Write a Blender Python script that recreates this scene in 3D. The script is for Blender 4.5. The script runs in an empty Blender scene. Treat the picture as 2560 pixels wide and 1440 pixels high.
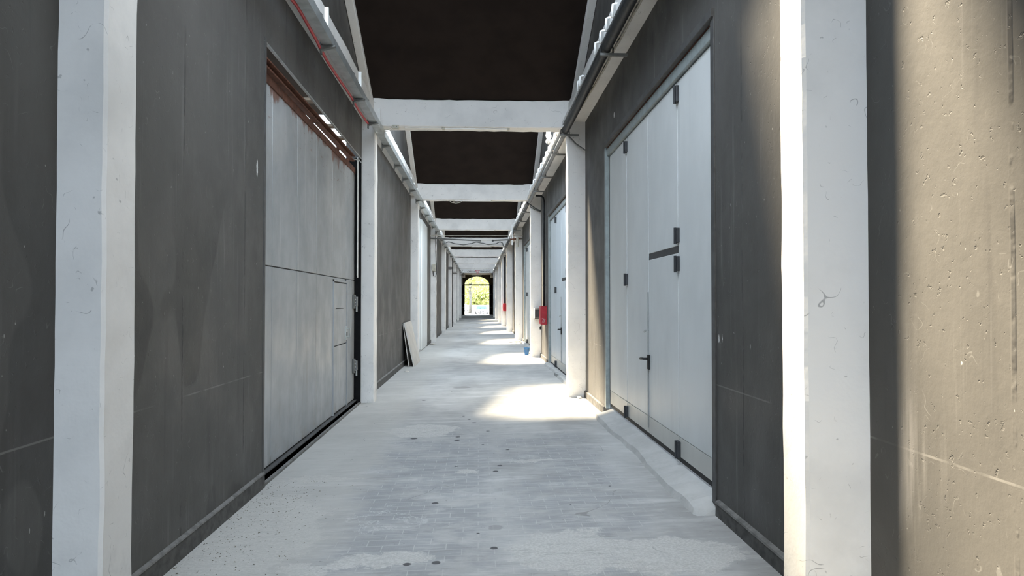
import bpy, math, random
from mathutils import Vector, Matrix
S = bpy.context.scene
C = S.collection
PI = math.pi

# ------------------------------------------------------------------ camera, world, sun, exposure
FPX, VX, VY, EYE = 1800.0, 1196.0, 754.0, 1.6
yaw = math.atan((1280 - VX) / FPX)
pit = math.atan((VY - 720) / FPX)
cd = bpy.data.cameras.new('camera')
cd.sensor_width = 36.0
cd.lens = 36.0 * FPX / 2560.0
cd.clip_end = 400
cam = bpy.data.objects.new('camera', cd)
C.objects.link(cam)
cam.location = (0, 0, EYE)
cam.rotation_euler = (PI / 2 + pit, 0, -yaw)
S.camera = cam

w = bpy.data.worlds.new('sky')
S.world = w
w.use_nodes = True
bgn = w.node_tree.nodes['Background']
bgn.inputs[0].default_value = (0.73, 0.86, 1.0, 1)
bgn.inputs[1].default_value = 5.0

sd = bpy.data.lights.new('sun', 'SUN')
sd.energy = 23.0
sd.angle = math.radians(11)
sd.color = (1.0, 0.85, 0.62)
sun = bpy.data.objects.new('sun', sd)
C.objects.link(sun)
SUN_DIR = Vector((1.0, -1.04, -2.27))
sun.rotation_euler = SUN_DIR.to_track_quat('-Z', 'Y').to_euler()
sun.location = (-8, 20, 20)

vs = S.view_settings
S.display_settings.display_device = 'sRGB'
vs.view_transform = 'Standard'
vs.look = 'None'
vs.gamma = 1.0
vs.use_curve_mapping = False
vs.exposure = 0.74
S.cycles.max_bounces = 10
S.cycles.diffuse_bounces = 7


# ------------------------------------------------------------------ node helpers
class NT:
    def __init__(self, name):
        self.m = bpy.data.materials.new(name)
        self.m.use_nodes = True
        self.t = self.m.node_tree
        self.b = self.t.nodes['Principled BSDF']
        self.pos = self.t.nodes.new('ShaderNodeNewGeometry').outputs['Position']
        sx = self.t.nodes.new('ShaderNodeSeparateXYZ')
        self.t.links.new(self.pos, sx.inputs[0])
        self.x, self.y, self.z = sx.outputs

    def put(self, sock, v):
        if v is None:
            return
        if isinstance(v, bpy.types.NodeSocket):
            self.t.links.new(v, sock)
        elif isinstance(v, (tuple, list)):
            sock.default_value = tuple(v) + (1,) if len(v) == 3 and sock.type == 'RGBA' else v
        else:
            sock.default_value = v

    def math(self, op, a, b=None, clamp=False):
        n = self.t.nodes.new('ShaderNodeMath')
        n.operation = op
        n.use_clamp = clamp
        self.put(n.inputs[0], a)
        self.put(n.inputs[1], b)
        return n.outputs[0]

    def noise(self, scale, detail=4, rough=0.55, stretch=(1, 1, 1), off=(0, 0, 0), vec=None):
        mp = self.t.nodes.new('ShaderNodeMapping')
        self.put(mp.inputs['Vector'], vec or self.pos)
        mp.inputs['Scale'].default_value = stretch
        mp.inputs['Location'].default_value = off
        n = self.t.nodes.new('ShaderNodeTexNoise')
        n.inputs['Scale'].default_value = scale
        n.inputs['Detail'].default_value = detail
        n.inputs['Roughness'].default_value = rough
        self.t.links.new(mp.outputs[0], n.inputs['Vector'])
        return n.outputs[0]

    def band(self, v, lo, hi, a=0.0, b=1.0):
        """smooth map of v from [lo,hi] to [a,b]"""
        n = self.t.nodes.new('ShaderNodeMapRange')
        n.interpolation_type = 'SMOOTHSTEP'
        self.put(n.inputs[0], v)
        n.inputs[1].default_value = lo
        n.inputs[2].default_value = hi
        n.inputs[3].default_value = a
        n.inputs[4].default_value = b
        return n.outputs[0]

    def mix(self, f, a, b, mode='MIX'):
        n = self.t.nodes.new('ShaderNodeMix')
        n.data_type = 'RGBA'
        n.blend_type = mode
        self.put(n.inputs[0], f)
        self.put(n.inputs[6], a)
        self.put(n.inputs[7], b)
        return n.outputs[2]

    def mul(self, *a):
        r = a[0]
        for x in a[1:]:
            r = self.math('MULTIPLY', r, x)
        return r

    def near(self, v, c, wd):
        """1 where |v-c| < wd"""
        return self.band(self.math('ABSOLUTE', self.math('SUBTRACT', v, c)), wd * 0.5, wd, 1, 0)

    def hair(self, scale, wd, off=(0, 0, 0), thr=0.55, stretch=(1, 1, 1)):
        """thin wandering lines"""
        n = self.noise(scale, 2, 0.5, stretch, off)
        l = self.near(n, 0.5, wd)
        return self.mul(l, self.band(self.noise(scale * 1.7, 2, 0.5, (1, 1, 1), (off[0] + 7, 3, 1)), thr, thr + 0.06))

    def ell(self, px, py, cx, cy, rx, ry, soft=0.2):
        a = self.math('DIVIDE', self.math('SUBTRACT', px, cx), rx)
        b = self.math('DIVIDE', self.math('SUBTRACT', py, cy), ry)
        d = self.math('ADD', self.math('MULTIPLY', a, a), self.math('MULTIPLY', b, b))
        return self.band(d, 1 - soft, 1 + soft, 1, 0)

    def done(self, col=None, rough=0.8, metal=0.0, bump=None, bstr=0.3, bdist=0.01, spec=0.3):
        self.put(self.b.inputs['Base Color'], col)
        self.put(self.b.inputs['Roughness'], rough)
        self.put(self.b.inputs['Metallic'], metal)
        self.b.inputs['Specular IOR Level'].default_value = spec
        if bump is not None:
            n = self.t.nodes.new('ShaderNodeBump')
            n.inputs['Strength'].default_value = bstr
            n.inputs['Distance'].default_value = bdist
            self.put(n.inputs['Height'], bump)
            self.t.links.new(n.outputs[0], self.b.inputs['Normal'])
        return self.m


def plain(name, col, rough=0.6, metal=0.0, var=0.12, scale=9, spec=0.3):
    n = NT(name)
    f = n.noise(scale, 5, 0.6)
    c2 = tuple(max(0, c * (1 - var * 2.2)) for c in col)
    return n.done(n.mix(n.band(f, 0.35, 0.7), col, c2), rough, metal, f, 0.12, 0.004, spec)


# ------------------------------------------------------------------ materials
def wall_material(name, base, dark, seam0, pitch):
    n = NT(name)
    big = n.noise(0.55, 4, 0.6, (1, 1, 0.45))
    streak = n.noise(7.0, 4, 0.6, (1, 1, 0.05), (3, 1, 0))
    fine = n.noise(26, 4, 0.65)
    c = n.mix(n.band(big, 0.3, 0.7), dark, base)
    c = n.mix(n.mul(n.band(streak, 0.56, 0.72), n.band(n.noise(0.8, 2, 0.5, (1, 1, 1), (5, 5, 5)), 0.45, 0.62), n.band(n.x, -0.1, 0.1, 0.28, 0.75)), c, (0.22, 0.215, 0.21))
    st2 = n.noise(24, 3, 0.6, (1, 1, 0.025), (2, 8, 0))
    c = n.mix(n.mul(n.band(st2, 0.58, 0.74), n.band(n.noise(1.3, 3, 0.6, (1, 1, 0.6), (1, 1, 6)), 0.45, 0.65), 0.35), c, (0.24, 0.235, 0.23))
    c = n.mix(n.mul(n.band(streak, 0.40, 0.25), 0.35), c, (0.035, 0.034, 0.034))
    # rising damp stains with hard borders near the floor
    wob = n.noise(1.1, 2, 0.45, (1, 1, 0.55), (2.3, 0.6, 1.1))
    st = n.band(wob, 0.535, 0.55)
    st = n.mul(st, n.band(n.z, 2.9, 1.6), n.band(n.x, 0.1, -0.1), n.band(n.y, 6.6, 6.2), 0.45)
    c = n.mix(st, c, tuple(v * 0.5 for v in dark))
    dust = n.mul(n.band(n.z, 0.95, 0.1), n.band(n.noise(9, 5, 0.7, (1, 1, 0.18), (1, 1, 9)), 0.5, 0.75), 0.35)
    c = n.mix(dust, c, (0.20, 0.195, 0.185))
    # pour joints between the panels
    wv = n.math('ADD', n.y, n.math('MULTIPLY', n.math('SUBTRACT', n.noise(1.3, 3, 0.6, (0.2, 0.2, 1)), 0.5), 0.03))
    fr = n.math('FRACT', n.math('DIVIDE', n.math('ADD', n.math('SUBTRACT', wv, seam0), pitch * 60.5), pitch))
    sm = n.near(fr, 0.5, 0.012)
    broken = n.band(n.noise(3.0, 4, 0.7), 0.42, 0.6)
    c = n.mix(n.mul(sm, broken, 0.6), c, (0.03, 0.03, 0.031))
    hj = n.near(n.math('ADD', n.z, n.math('MULTIPLY', n.y, 0.004)), 1.02, 0.006)
    c = n.mix(n.mul(hj, n.band(n.noise(2.2, 2), 0.42, 0.55), 0.45), c, (0.25, 0.245, 0.235))
    # scratches and flecks of white paint
    sc = n.hair(5.5, 0.004, (4, 2, 8), 0.56)
    c = n.mix(n.mul(sc, 0.2), c, (0.3, 0.3, 0.29))
    fl = n.band(n.noise(38, 2, 0.5, (1, 1, 0.6), (9, 9, 2)), 0.755, 0.79)
    c = n.mix(n.mul(fl, 0.5), c, (0.5, 0.5, 0.48))
    for (cy, cz, ry, rz, sd_) in ((6.115, 2.72, 0.018, 0.07, -1), (5.085, 1.335, 0.012, 0.03, 1), (5.015, 1.34, 0.008, 0.03, 1), (9.03, 3.97, 0.03, 0.035, 1)):
        wy_ = n.math('ADD', n.y, n.math('MULTIPLY', n.math('SUBTRACT', n.noise(40, 3, 0.6, (1, 1, 1), (2, 2, 2)), 0.5), 0.03))
        e = n.mul(n.ell(wy_, n.z, cy, cz, ry, rz, 0.3), n.band(n.x, -0.1 * sd_, 0.1 * sd_))
        c = n.mix(n.mul(e, 0.9), c, (0.72, 0.72, 0.70))
    pits = n.band(n.noise(30, 3, 0.6, (1, 1, 1), (6, 1, 3)), 0.27, 0.36)
    h = n.math('ADD', n.math('MULTIPLY', fine, 0.25), n.math('MULTIPLY', pits, 0.35))
    h = n.math('ADD', h, n.math('MULTIPLY', n.noise(3.2, 4, 0.6, (1, 1, 0.7)), 0.9))
    h = n.math('ADD', h, n.mul(sm, broken, 0.9))
    return n.done(c, n.band(n.noise(2, 4), 0.3, 0.7, 0.5, 0.72), 0, h, 0.45, 0.012, 0.35)


def white_paint(name, base, shade):
    n = NT(name)
    c = n.mix(n.band(n.noise(1.6, 5, 0.6), 0.4, 0.75), base, shade)
    c = n.mix(n.mul(n.hair(3.6, 0.0030, (1, 4, 2), 0.56), 0.55), c, (0.12, 0.12, 0.125))
    c = n.mix(n.mul(n.hair(9.0, 0.006, (8, 4, 5), 0.60), 0.45), c, (0.17, 0.17, 0.17))
    sp = n.band(n.noise(22, 2, 0.5, (1, 1, 1), (3, 3, 3)), 0.735, 0.77)
    c = n.mix(n.mul(sp, 0.5), c, (0.2, 0.2, 0.2))
    dirt = n.mul(n.band(n.z, 0.75, 0.0), n.band(n.noise(7, 5, 0.7), 0.45, 0.7), 0.35)
    c = n.mix(dirt, c, (0.32, 0.31, 0.30))
    h = n.math('ADD', n.math('MULTIPLY', n.noise(5, 4, 0.6), 0.8), n.math('MULTIPLY', n.noise(40, 3), 0.2))
    return n.done(c, 0.62, 0, h, 0.35, 0.01, 0.3)


MAT = {}
MAT['wall'] = wall_material('dark_wall_paint', (0.097, 0.0935, 0.088), (0.064, 0.062, 0.059), 4.62, 1.19)
MAT['white'] = white_paint('white_pillar_paint', (0.74, 0.73, 0.71), (0.62, 0.615, 0.60))
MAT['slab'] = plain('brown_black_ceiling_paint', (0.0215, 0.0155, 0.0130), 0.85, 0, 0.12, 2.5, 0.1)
MAT['plinth'] = plain('dark_plinth', (0.105, 0.102, 0.098), 0.8, 0, 0.2, 14)
MAT['plinth_edge'] = plain('dusty_plinth_edge', (0.20, 0.195, 0.185), 0.9, 0, 0.2, 12)


def floor_material():
    n = NT('worn_concrete_and_pavers')
    wx = n.math('ADD', n.x, n.math('MULTIPLY', n.math('SUBTRACT', n.noise(2.6, 6, 0.72), 0.5), 0.75))
    wy = n.math('ADD', n.y, n.math('MULTIPLY', n.math('SUBTRACT', n.noise(2.4, 6, 0.72, (1, 1, 1), (5, 2, 0)), 0.5), 1.5))
    big = n.noise(0.7, 5, 0.6, (1, 0.45, 1))
    c = n.mix(n.band(big, 0.33, 0.68), (0.32, 0.315, 0.305), (0.475, 0.47, 0.455))
    smear = n.noise(2.6, 5, 0.6, (0.35, 1.4, 1), (2, 7, 0))
    c = n.mix(n.mul(n.band(smear, 0.5, 0.72), 0.6), c, (0.57, 0.565, 0.55))
    c = n.mix(n.mul(n.band(smear, 0.44, 0.26), 0.35), c, (0.25, 0.245, 0.235))
    # rectangular pavers showing through in the two wheel lanes
    bt = n.t.nodes.new('ShaderNodeTexBrick')
    n.put(bt.inputs['Vector'], n.pos)
    bt.inputs['Scale'].default_value = 1.0
    bt.inputs['Brick Width'].default_value = 0.205
    bt.inputs['Row Height'].default_value = 0.112
    bt.inputs['Mortar Size'].default_value = 0.004
    bt.inputs['Mortar Smooth'].default_value = 0.3
    bt.inputs['Color1'].default_value = (0.26, 0.264, 0.27, 1)
    bt.inputs['Color2'].default_value = (0.31, 0.315, 0.32, 1)
    bt.inputs['Mortar'].default_value = (0.44, 0.44, 0.43, 1)
    lane1 = n.mul(n.near(wx, -0.42, 0.72), n.band(wy, 9.6, 8.4))
    lane2 = n.mul(n.near(wx, 0.72, 0.62), n.band(wy, 8.9, 8.0))
    lane = n.math('MAXIMUM', lane1, n.mul(lane2, 0.9))
    lane = n.mul(lane, n.band(n.noise(2.4, 5, 0.65, (1, 1, 1), (1, 3, 4)), 0.36, 0.56))
    ridg = n.math('SINE', n.math('MULTIPLY', n.x, 420.0))
    c = n.mix(n.mul(lane, 0.75), c, bt.outputs[0])
    # mortar repairs and bare patches
    patches = [(0.55, 4.50, 0.36, 0.42), (1.15, 4.35, 0.45, 0.34), (-0.66, 8.85, 0.42, 0.42), (-1.42, 6.55, 0.36, 0.10),
               (-0.98, 4.34, 0.17, 0.10), (-0.10, 6.65, 0.16, 0.12), (0.55, 7.05, 0.25, 0.07), (-0.62, 4.45, 0.30, 0.13), (-1.65, 4.9, 0.55, 1.15)]
    pm = None
    for (cx, cy, rx, ry) in patches:
        e = n.ell(wx, n.math('ADD', n.y, n.math('MULTIPLY', n.math('SUBTRACT', wy, n.y), 0.4)), cx, cy, rx, ry, 0.12)
        pm = e if pm is None else n.math('MAXIMUM', pm, e)
    grain = n.noise(60, 3, 0.7)
    pc = n.mix(n.band(grain, 0.35, 0.7), (0.42, 0.412, 0.39), (0.55, 0.54, 0.515))
    c = n.mix(n.mul(pm, n.band(n.noise(7, 4, 0.7), 0.3, 0.5, 0.6, 0.95)), c, pc)
    # one worn footprint-shaped hollow among the pavers
    ring = n.math('SUBTRACT', n.ell(n.x, wy, -0.66, 5.28, 0.30, 0.16, 0.08), n.ell(n.x, wy, -0.66, 5.28, 0.28, 0.135, 0.08))
    c = n.mix(n.mul(n.math('MAXIMUM', ring, 0.0), 0.6), c, (0.55, 0.55, 0.54))
    fs = n.noise(11, 5, 0.7, (0.35, 1.6, 1), (4, 4, 0))
    c = n.mix(n.mul(n.band(fs, 0.5, 0.72), 0.5), c, (0.54, 0.53, 0.51))
    c = n.mix(n.mul(n.band(fs, 0.46, 0.27), 0.5), c, (0.24, 0.235, 0.22))
    warm = n.band(wx, -0.8, -1.15)
    c = n.mix(n.mul(warm, 0.5), c, (0.42, 0.405, 0.37))
    # oil drips
    drips = [(-0.74, 8.37, 0.040), (-0.235, 8.39, 0.028), (-0.24, 8.18, 0.028), (-0.87, 11.6, 0.03), (-0.055, 9.34, 0.03), (0.117, 8.71, 0.022), (0.206, 6.87, 0.026),
             (0.31, 7.59, 0.02), (-0.335, 5.66, 0.026), (-0.424, 4.36, 0.024), (-0.252, 4.37, 0.026), (0.10, 4.59, 0.024), (0.0, 4.89, 0.012), (0.16, 6.65, 0.024), (-0.21, 6.89, 0.014),
             (-0.20, 9.9, 0.02), (-0.12, 9.6, 0.02), (0.05, 7.9, 0.015), (1.10, 6.0, 0.010), (0.7, 5.5, 0.008), (-0.3, 13.2, 0.16), (0.12, 5.0, 0.05)]
    jx = n.math('ADD', n.x, n.math('MULTIPLY', n.math('SUBTRACT', n.noise(30, 3), 0.5), 0.03))
    dr = None
    for (cx, cy, r_) in drips:
        e = n.ell(jx, n.y, cx, cy, r_, r_ * 1.1, 0.35)
        if r_ > 0.045:
            e = n.mul(e, 0.35)
        dr = e if dr is None else n.math('MAXIMUM', dr, e)
    c = n.mix(n.mul(dr, 0.85), c, (0.040, 0.040, 0.043))
    dots = n.mul(n.band(n.noise(34, 2, 0.5, (1, 0.8, 1), (0, 4, 0)), 0.71, 0.75), n.band(n.noise(1.3, 3), 0.42, 0.6))
    c = n.mix(n.mul(dots, 0.5), c, (0.12, 0.115, 0.11))
    crk = n.mul(n.hair(0.8, 0.0022, (3, 1, 5), 0.56), n.band(n.noise(6, 3), 0.4, 0.5))
    c = n.mix(n.mul(crk, 0.6), c, (0.18, 0.178, 0.17))
    # darker ground towards the far gate
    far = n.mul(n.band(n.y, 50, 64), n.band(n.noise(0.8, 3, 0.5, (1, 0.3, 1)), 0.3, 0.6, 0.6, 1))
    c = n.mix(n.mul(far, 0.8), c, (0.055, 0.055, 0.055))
    h = n.math('ADD', n.math('MULTIPLY', grain, 0.22), n.math('MULTIPLY', n.noise(8, 5, 0.7), 0.5))
    h = n.math('ADD', h, n.mul(lane, ridg, 0.05))
    h = n.math('ADD', h, n.mul(pm, n.noise(22, 4), 0.5))
    h = n.math('SUBTRACT', h, n.mul(lane, bt.outputs['Fac'], 0.4))
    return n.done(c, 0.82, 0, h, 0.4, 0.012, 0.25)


MAT['floor'] = floor_material()


def step_material():
    n = NT('grey_cement_step')
    c = n.mix(n.band(n.noise(2.5, 5, 0.65), 0.35, 0.7), (0.42, 0.415, 0.40), (0.52, 0.515, 0.50))
    c = n.mix(n.mul(n.band(n.noise(12, 4, 0.6), 0.6, 0.75), 0.35), c, (0.28, 0.275, 0.265))
    return n.done(c, 0.85, 0, n.noise(14, 5, 0.7), 0.4, 0.012, 0.2)


MAT['step'] = step_material()


def steel_door_material():
    n = NT('weathered_grey_steel_sheet')
    c = n.mix(n.band(n.noise(1.1, 4, 0.6, (1, 1, 0.5)), 0.3, 0.7), (0.31, 0.33, 0.345), (0.41, 0.43, 0.445))
    st = n.noise(6, 4, 0.6, (1, 1, 0.09), (1, 2, 0))
    c = n.mix(n.mul(n.band(st, 0.55, 0.72), 0.5), c, (0.52, 0.53, 0.53))
    c = n.mix(n.mul(n.band(st, 0.45, 0.28), n.band(n.z, 1.8, 0.4), 0.45), c, (0.24, 0.225, 0.205))
    ru = n.math('ADD', n.z, n.math('MULTIPLY', n.math('SUBTRACT', n.noise(3.5, 5, 0.7, (1, 1, 0.5), (1, 2, 3)), 0.5), 0.75))
    rust = n.math('MAXIMUM', n.band(ru, 3.56, 3.64), n.mul(n.band(n.noise(14, 4, 0.7, (1, 0.3, 1.4)), 0.62, 0.68), n.band(ru, 3.15, 3.4)))
    rc = n.mix(n.noise(9, 4), (0.14, 0.055, 0.035), (0.23, 0.10, 0.065))
    c = n.mix(n.mul(rust, 0.9), c, rc)
    ru2 = n.mul(n.band(n.z, 0.35, 0.05), n.band(n.noise(5, 4, 0.7), 0.48, 0.7), 0.6)
    c = n.mix(ru2, c, (0.22, 0.17, 0.12))
    return n.done(c, n.band(n.noise(3, 4, 0.6), 0.3, 0.7, 0.28, 0.5), 0.3, n.noise(2.3, 3, 0.5), 0.25, 0.02, 0.4)


MAT['steel'] = steel_door_material()


def painted_door(name, a, b):
    n = NT(name)
    c = n.mix(n.band(n.noise(1.4, 4, 0.6, (1, 1, 0.6)), 0.3, 0.7), a, b)
    c = n.mix(n.mul(n.band(n.noise(5, 4, 0.6, (1, 1, 0.1)), 0.62, 0.8), 0.25), c, (0.30, 0.30, 0.29))
    c = n.mix(n.mul(n.band(n.z, 0.5, 0.2), 0.25), c, (0.45, 0.42, 0.36))
    return n.done(c, 0.45, 0.0, n.noise(3, 3), 0.08, 0.01, 0.4)


MAT['fold'] = painted_door('pale_grey_door_paint', (0.66, 0.68, 0.68), (0.58, 0.60, 0.60))
MAT['fold2'] = painted_door('pale_blue_grey_door_paint', (0.64, 0.69, 0.72), (0.57, 0.62, 0.65))
MAT['kick'] = painted_door('pale_grey_kick_plate', (0.58, 0.58, 0.55), (0.50, 0.50, 0.48))
MAT['whitedoor'] = painted_door('white_door_paint', (0.72, 0.76, 0.77), (0.66, 0.70, 0.71))
MAT['frame_green'] = plain('grey_green_frame', (0.30, 0.34, 0.34), 0.5, 0.2, 0.1)
MAT['frame_dark'] = plain('dark_grey_frame', (0.10, 0.10, 0.10), 0.55, 0.2, 0.15)
MAT['black'] = plain('black_rubber', (0.015, 0.015, 0.016), 0.6)
MAT['hinge'] = plain('charcoal_hinge', (0.055, 0.058, 0.064), 0.45, 0.4)
MAT['pipe'] = plain('black_corrugated_plastic', (0.026, 0.028, 0.031), 0.5, 0, 0.25, 20)
MAT['pipe_grey'] = plain('grey_plastic_pipe', (0.22, 0.225, 0.23), 0.5, 0, 0.15, 20)
MAT['galv'] = plain('galvanised_metal', (0.50, 0.53, 0.53), 0.38, 0.65, 0.12, 7)
MAT['bracket'] = plain('dull_bracket_metal', (0.16, 0.165, 0.16), 0.5, 0.5)
MAT['whiteplastic'] = plain('white_plastic', (0.78, 0.78, 0.76), 0.45, 0, 0.05)
MAT['beige'] = plain('beige_cable_sheath', (0.52, 0.49, 0.42), 0.55)
MAT['beigebox'] = plain('beige_plastic_box', (0.52, 0.50, 0.42), 0.5)
MAT['red'] = plain('red_cable_sheath', (0.50, 0.035, 0.045), 0.42)
MAT['redbox'] = plain('red_painted_steel', (0.40, 0.022, 0.035), 0.42, 0, 0.14, 5)
MAT['rust'] = plain('rusty_steel', (0.145, 0.060, 0.038), 0.8, 0.1, 0.25, 12)
MAT['board'] = plain('cream_board', (0.56, 0.54, 0.50), 0.6, 0, 0.07, 3)
MAT['board_edge'] = plain('grey_board_core', (0.33, 0.32, 0.30), 0.8)
MAT['blue'] = plain('blue_plastic', (0.035, 0.13, 0.30), 0.4, 0, 0.1)
MAT['wood'] = plain('old_wood', (0.30, 0.24, 0.18), 0.8, 0, 0.2, 16)
MAT['rubble'] = plain('pale_rubble', (0.55, 0.52, 0.46), 0.9, 0, 0.15, 12)
MAT['slabgrey'] = plain('grey_stone', (0.42, 0.42, 0.41), 0.85, 0, 0.15, 12)
MAT['passage'] = plain('dark_olive_passage_paint', (0.15, 0.125, 0.085), 0.85, 0, 0.15, 3)
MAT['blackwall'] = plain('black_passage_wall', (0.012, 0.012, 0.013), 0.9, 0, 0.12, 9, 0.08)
MAT['signwhite'] = plain('white_sign_sheet', (0.66, 0.66, 0.65), 0.45, 0, 0.06)
MAT['ink'] = plain('dark_sign_ink', (0.045, 0.045, 0.05), 0.6)
MAT['pink'] = plain('faded_red_sign_paint', (0.50, 0.20, 0.21), 0.5)
MAT['palepink'] = plain('pale_pink_sign_paint', (0.66, 0.50, 0.50), 0.5)
MAT['street'] = plain('pale_asphalt', (0.42, 0.42, 0.41), 0.9, 0, 0.1, 2)
MAT['leaf'] = plain('yellow_green_leaves', (0.42, 0.45, 0.15), 0.6, 0, 0.2, 3)
MAT['bark'] = plain('grey_bark', (0.16, 0.15, 0.13), 0.9, 0, 0.2, 9)
MAT['carbody'] = plain('white_car_paint', (0.75, 0.76, 0.78), 0.3, 0, 0.02)
MAT['carglass'] = plain('blue_tinted_windscreen', (0.03, 0.13, 0.24), 0.35, 0, 0.05)
MAT['tyre'] = plain('dark_tyre_rubber', (0.008, 0.008, 0.008), 0.8)
MAT['chrome'] = plain('dull_bicycle_metal', (0.03, 0.022, 0.024), 0.6, 0.0)
MAT['leafdry'] = plain('dry_leaf_litter', (0.27, 0.23, 0.17), 0.9, 0, 0.3, 40)
MAT['hallwall'] = plain('white_hall_plaster', (0.80, 0.77, 0.73), 0.8, 0, 0.04)
MAT['mark'] = plain('white_scribble_paint', (0.78, 0.70, 0.70), 0.6)


# ------------------------------------------------------------------ mesh helpers
class MB:
    def __init__(self):
        self.v, self.f = [], []

    def add(self, v, f):
        o = len(self.v)
        self.v += [tuple(p) for p in v]
        self.f += [tuple(i + o for i in q) for q in f]
        return self

    def box(self, x0, x1, y0, y1, z0, z1):
        v = [(x0, y0, z0), (x1, y0, z0), (x1, y1, z0), (x0, y1, z0), (x0, y0, z1), (x1, y0, z1), (x1, y1, z1), (x0, y1, z1)]
        return self.add(v, [(0, 3, 2, 1), (4, 5, 6, 7), (0, 1, 5, 4), (1, 2, 6, 5), (2, 3, 7, 6), (3, 0, 4, 7)])

    def prism(self, pts, axis, a, b):
        """polygon pts (2-D) swept along axis ('x','y','z') from a to b"""
        def mk(p, t):
            return {'x': (t, p[0], p[1]), 'y': (p[0], t, p[1]), 'z': (p[0], p[1], t)}[axis]
        k = len(pts)
        v = [mk(p, a) for p in pts] + [mk(p, b) for p in pts]
        f = [tuple(range(k))[::-1], tuple(range(k, 2 * k))]
        f += [(i, (i + 1) % k, k + (i + 1) % k, k + i) for i in range(k)]
        return self.add(v, f)

    def tube(self, pts, r, n=10, ripple=None):
        pts = [Vector(p) for p in pts]
        v, f = [], []
        up = None
        for i, p in enumerate(pts):
            t = (pts[min(i + 1, len(pts) - 1)] - pts[max(i - 1, 0)]).normalized()
            if up is None:
                up = Vector((0, 0, 1)) if abs(t.z) < 0.9 else Vector((1, 0, 0))
            a = (up - t * up.dot(t)).normalized()
            up = a
            b = t.cross(a)
            rr = r if ripple is None else r * (1 + ripple * (1 if i % 2 else -1))
            for k in range(n):
                an = 2 * PI * k / n
                v.append(p + (a * math.cos(an) + b * math.sin(an)) * rr)
        for i in range(len(pts) - 1):
            for k in range(n):
                f.append((i * n + k, i * n + (k + 1) % n, (i + 1) * n + (k + 1) % n, (i + 1) * n + k))
        f.append(tuple(range(n))[::-1])
        f.append(tuple((len(pts) - 1) * n + k for k in range(n)))
        return self.add(v, f)

    def lathe(self, prof, c=(0, 0, 0), n=20):
        v, f = [], []
        for (r, z) in prof:
            for k in range(n):
                an = 2 * PI * k / n
                v.append((c[0] + r * math.cos(an), c[1] + r * math.sin(an), c[2] + z))
        for i in range(len(prof) - 1):
            for k in range(n):
                f.append((i * n + k, i * n + (k + 1) % n, (i + 1) * n + (k + 1) % n, (i + 1) * n + k))
        f.append(tuple(range(n))[::-1])
        return self.add(v, f)

    def build(self, name, mat, parent=None, origin=None, bevel=0, smooth=False, seg=2):
        o0 = Vector(origin) if origin is not None else (Vector(WLOC[parent.name]) if parent is not None else Vector((0, 0, 0)))
        me = bpy.data.meshes.new(name)
        me.from_pydata([tuple(Vector(p) - o0) for p in self.v], [], self.f)
        me.update()
        me.materials.append(mat)
        o = bpy.data.objects.new(name, me)
        C.objects.link(o)
        WLOC[o.name] = tuple(o0)
        if parent is not None:
            o.parent = parent
            o.location = o0 - Vector(WLOC[parent.name])
        else:
            o.location = o0
        if smooth:
            for p in me.polygons:
                p.use_smooth = True
        if bevel:
            b = o.modifiers.new('edge', 'BEVEL')
            b.width = bevel
            b.segments = seg
            b.limit_method = 'ANGLE'
        return o


WLOC = {}


def thing(name, loc, label, cat, group=None, kind=None):
    o = bpy.data.objects.new(name, None)
    C.objects.link(o)
    o.location = loc
    o.empty_display_size = 0.1
    WLOC[o.name] = tuple(loc)
    return tag(o, label, cat, group, kind)


def tag(o, label=None, cat=None, group=None, kind=None):
    if label: o['label'] = label
    if cat: o['category'] = cat
    if group: o['group'] = group
    if kind: o['kind'] = kind
    return o


def rough_box(mb, x0, x1, y0, y1, z0, z1, dz=0.16, j=0.004, seed=1, ch=0.012):
    """a hand-plastered post: chamfered section swept upward with small wobbles"""
    rnd = random.Random(seed)
    n = max(2, int((z1 - z0) / dz))
    v, f = [], []
    sec = [(x0 + ch, y0), (x1 - ch, y0), (x1, y0 + ch), (x1, y1 - ch), (x1 - ch, y1), (x0 + ch, y1), (x0, y1 - ch), (x0, y0 + ch)]
    for i in range(n + 1):
        z = z0 + (z1 - z0) * i / n
        for q in range(4):
            dx, dy = rnd.uniform(-j, j), rnd.uniform(-j, j)
            for e in (0, 1):
                p = sec[(q * 2 + 1 + e) % 8]
                v.append((p[0] + dx, p[1] + dy, z))
    for i in range(n):
        for k in range(8):
            f.append((i * 8 + k, i * 8 + (k + 1) % 8, (i + 1) * 8 + (k + 1) % 8, (i + 1) * 8 + k))
    f.append(tuple(range(8))[::-1])
    f.append(tuple(n * 8 + k for k in range(8)))
    mb.add(v, f)


# ------------------------------------------------------------------ layout numbers (metres)
PY = [3.18 + 8.30 * i for i in range(9)]                # fronts of the pillar pairs
PY[0], PY[1] = 2.95, 11.50  # unseen first beam set forward of its pillars to widen the near sun patch
PY_L = list(PY); PY_L[0] = 3.25
PY_R = list(PY); PY_R[0] = 3.10
XL, XR = -1.855, 1.72                                   # wall faces
PXL, PXR = -1.645, 1.433                                # pillar faces
PD = 0.29
ZB0, ZB1 = 4.395, 4.83                                  # cross beams
END = 69.6
ORD = ['first', 'second', 'third', 'fourth', 'fifth', 'sixth', 'seventh', 'eighth', 'ninth']


def fz(x):                                              # the floor falls gently to one side
    return 0.02 * (x + 1.9)


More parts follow.
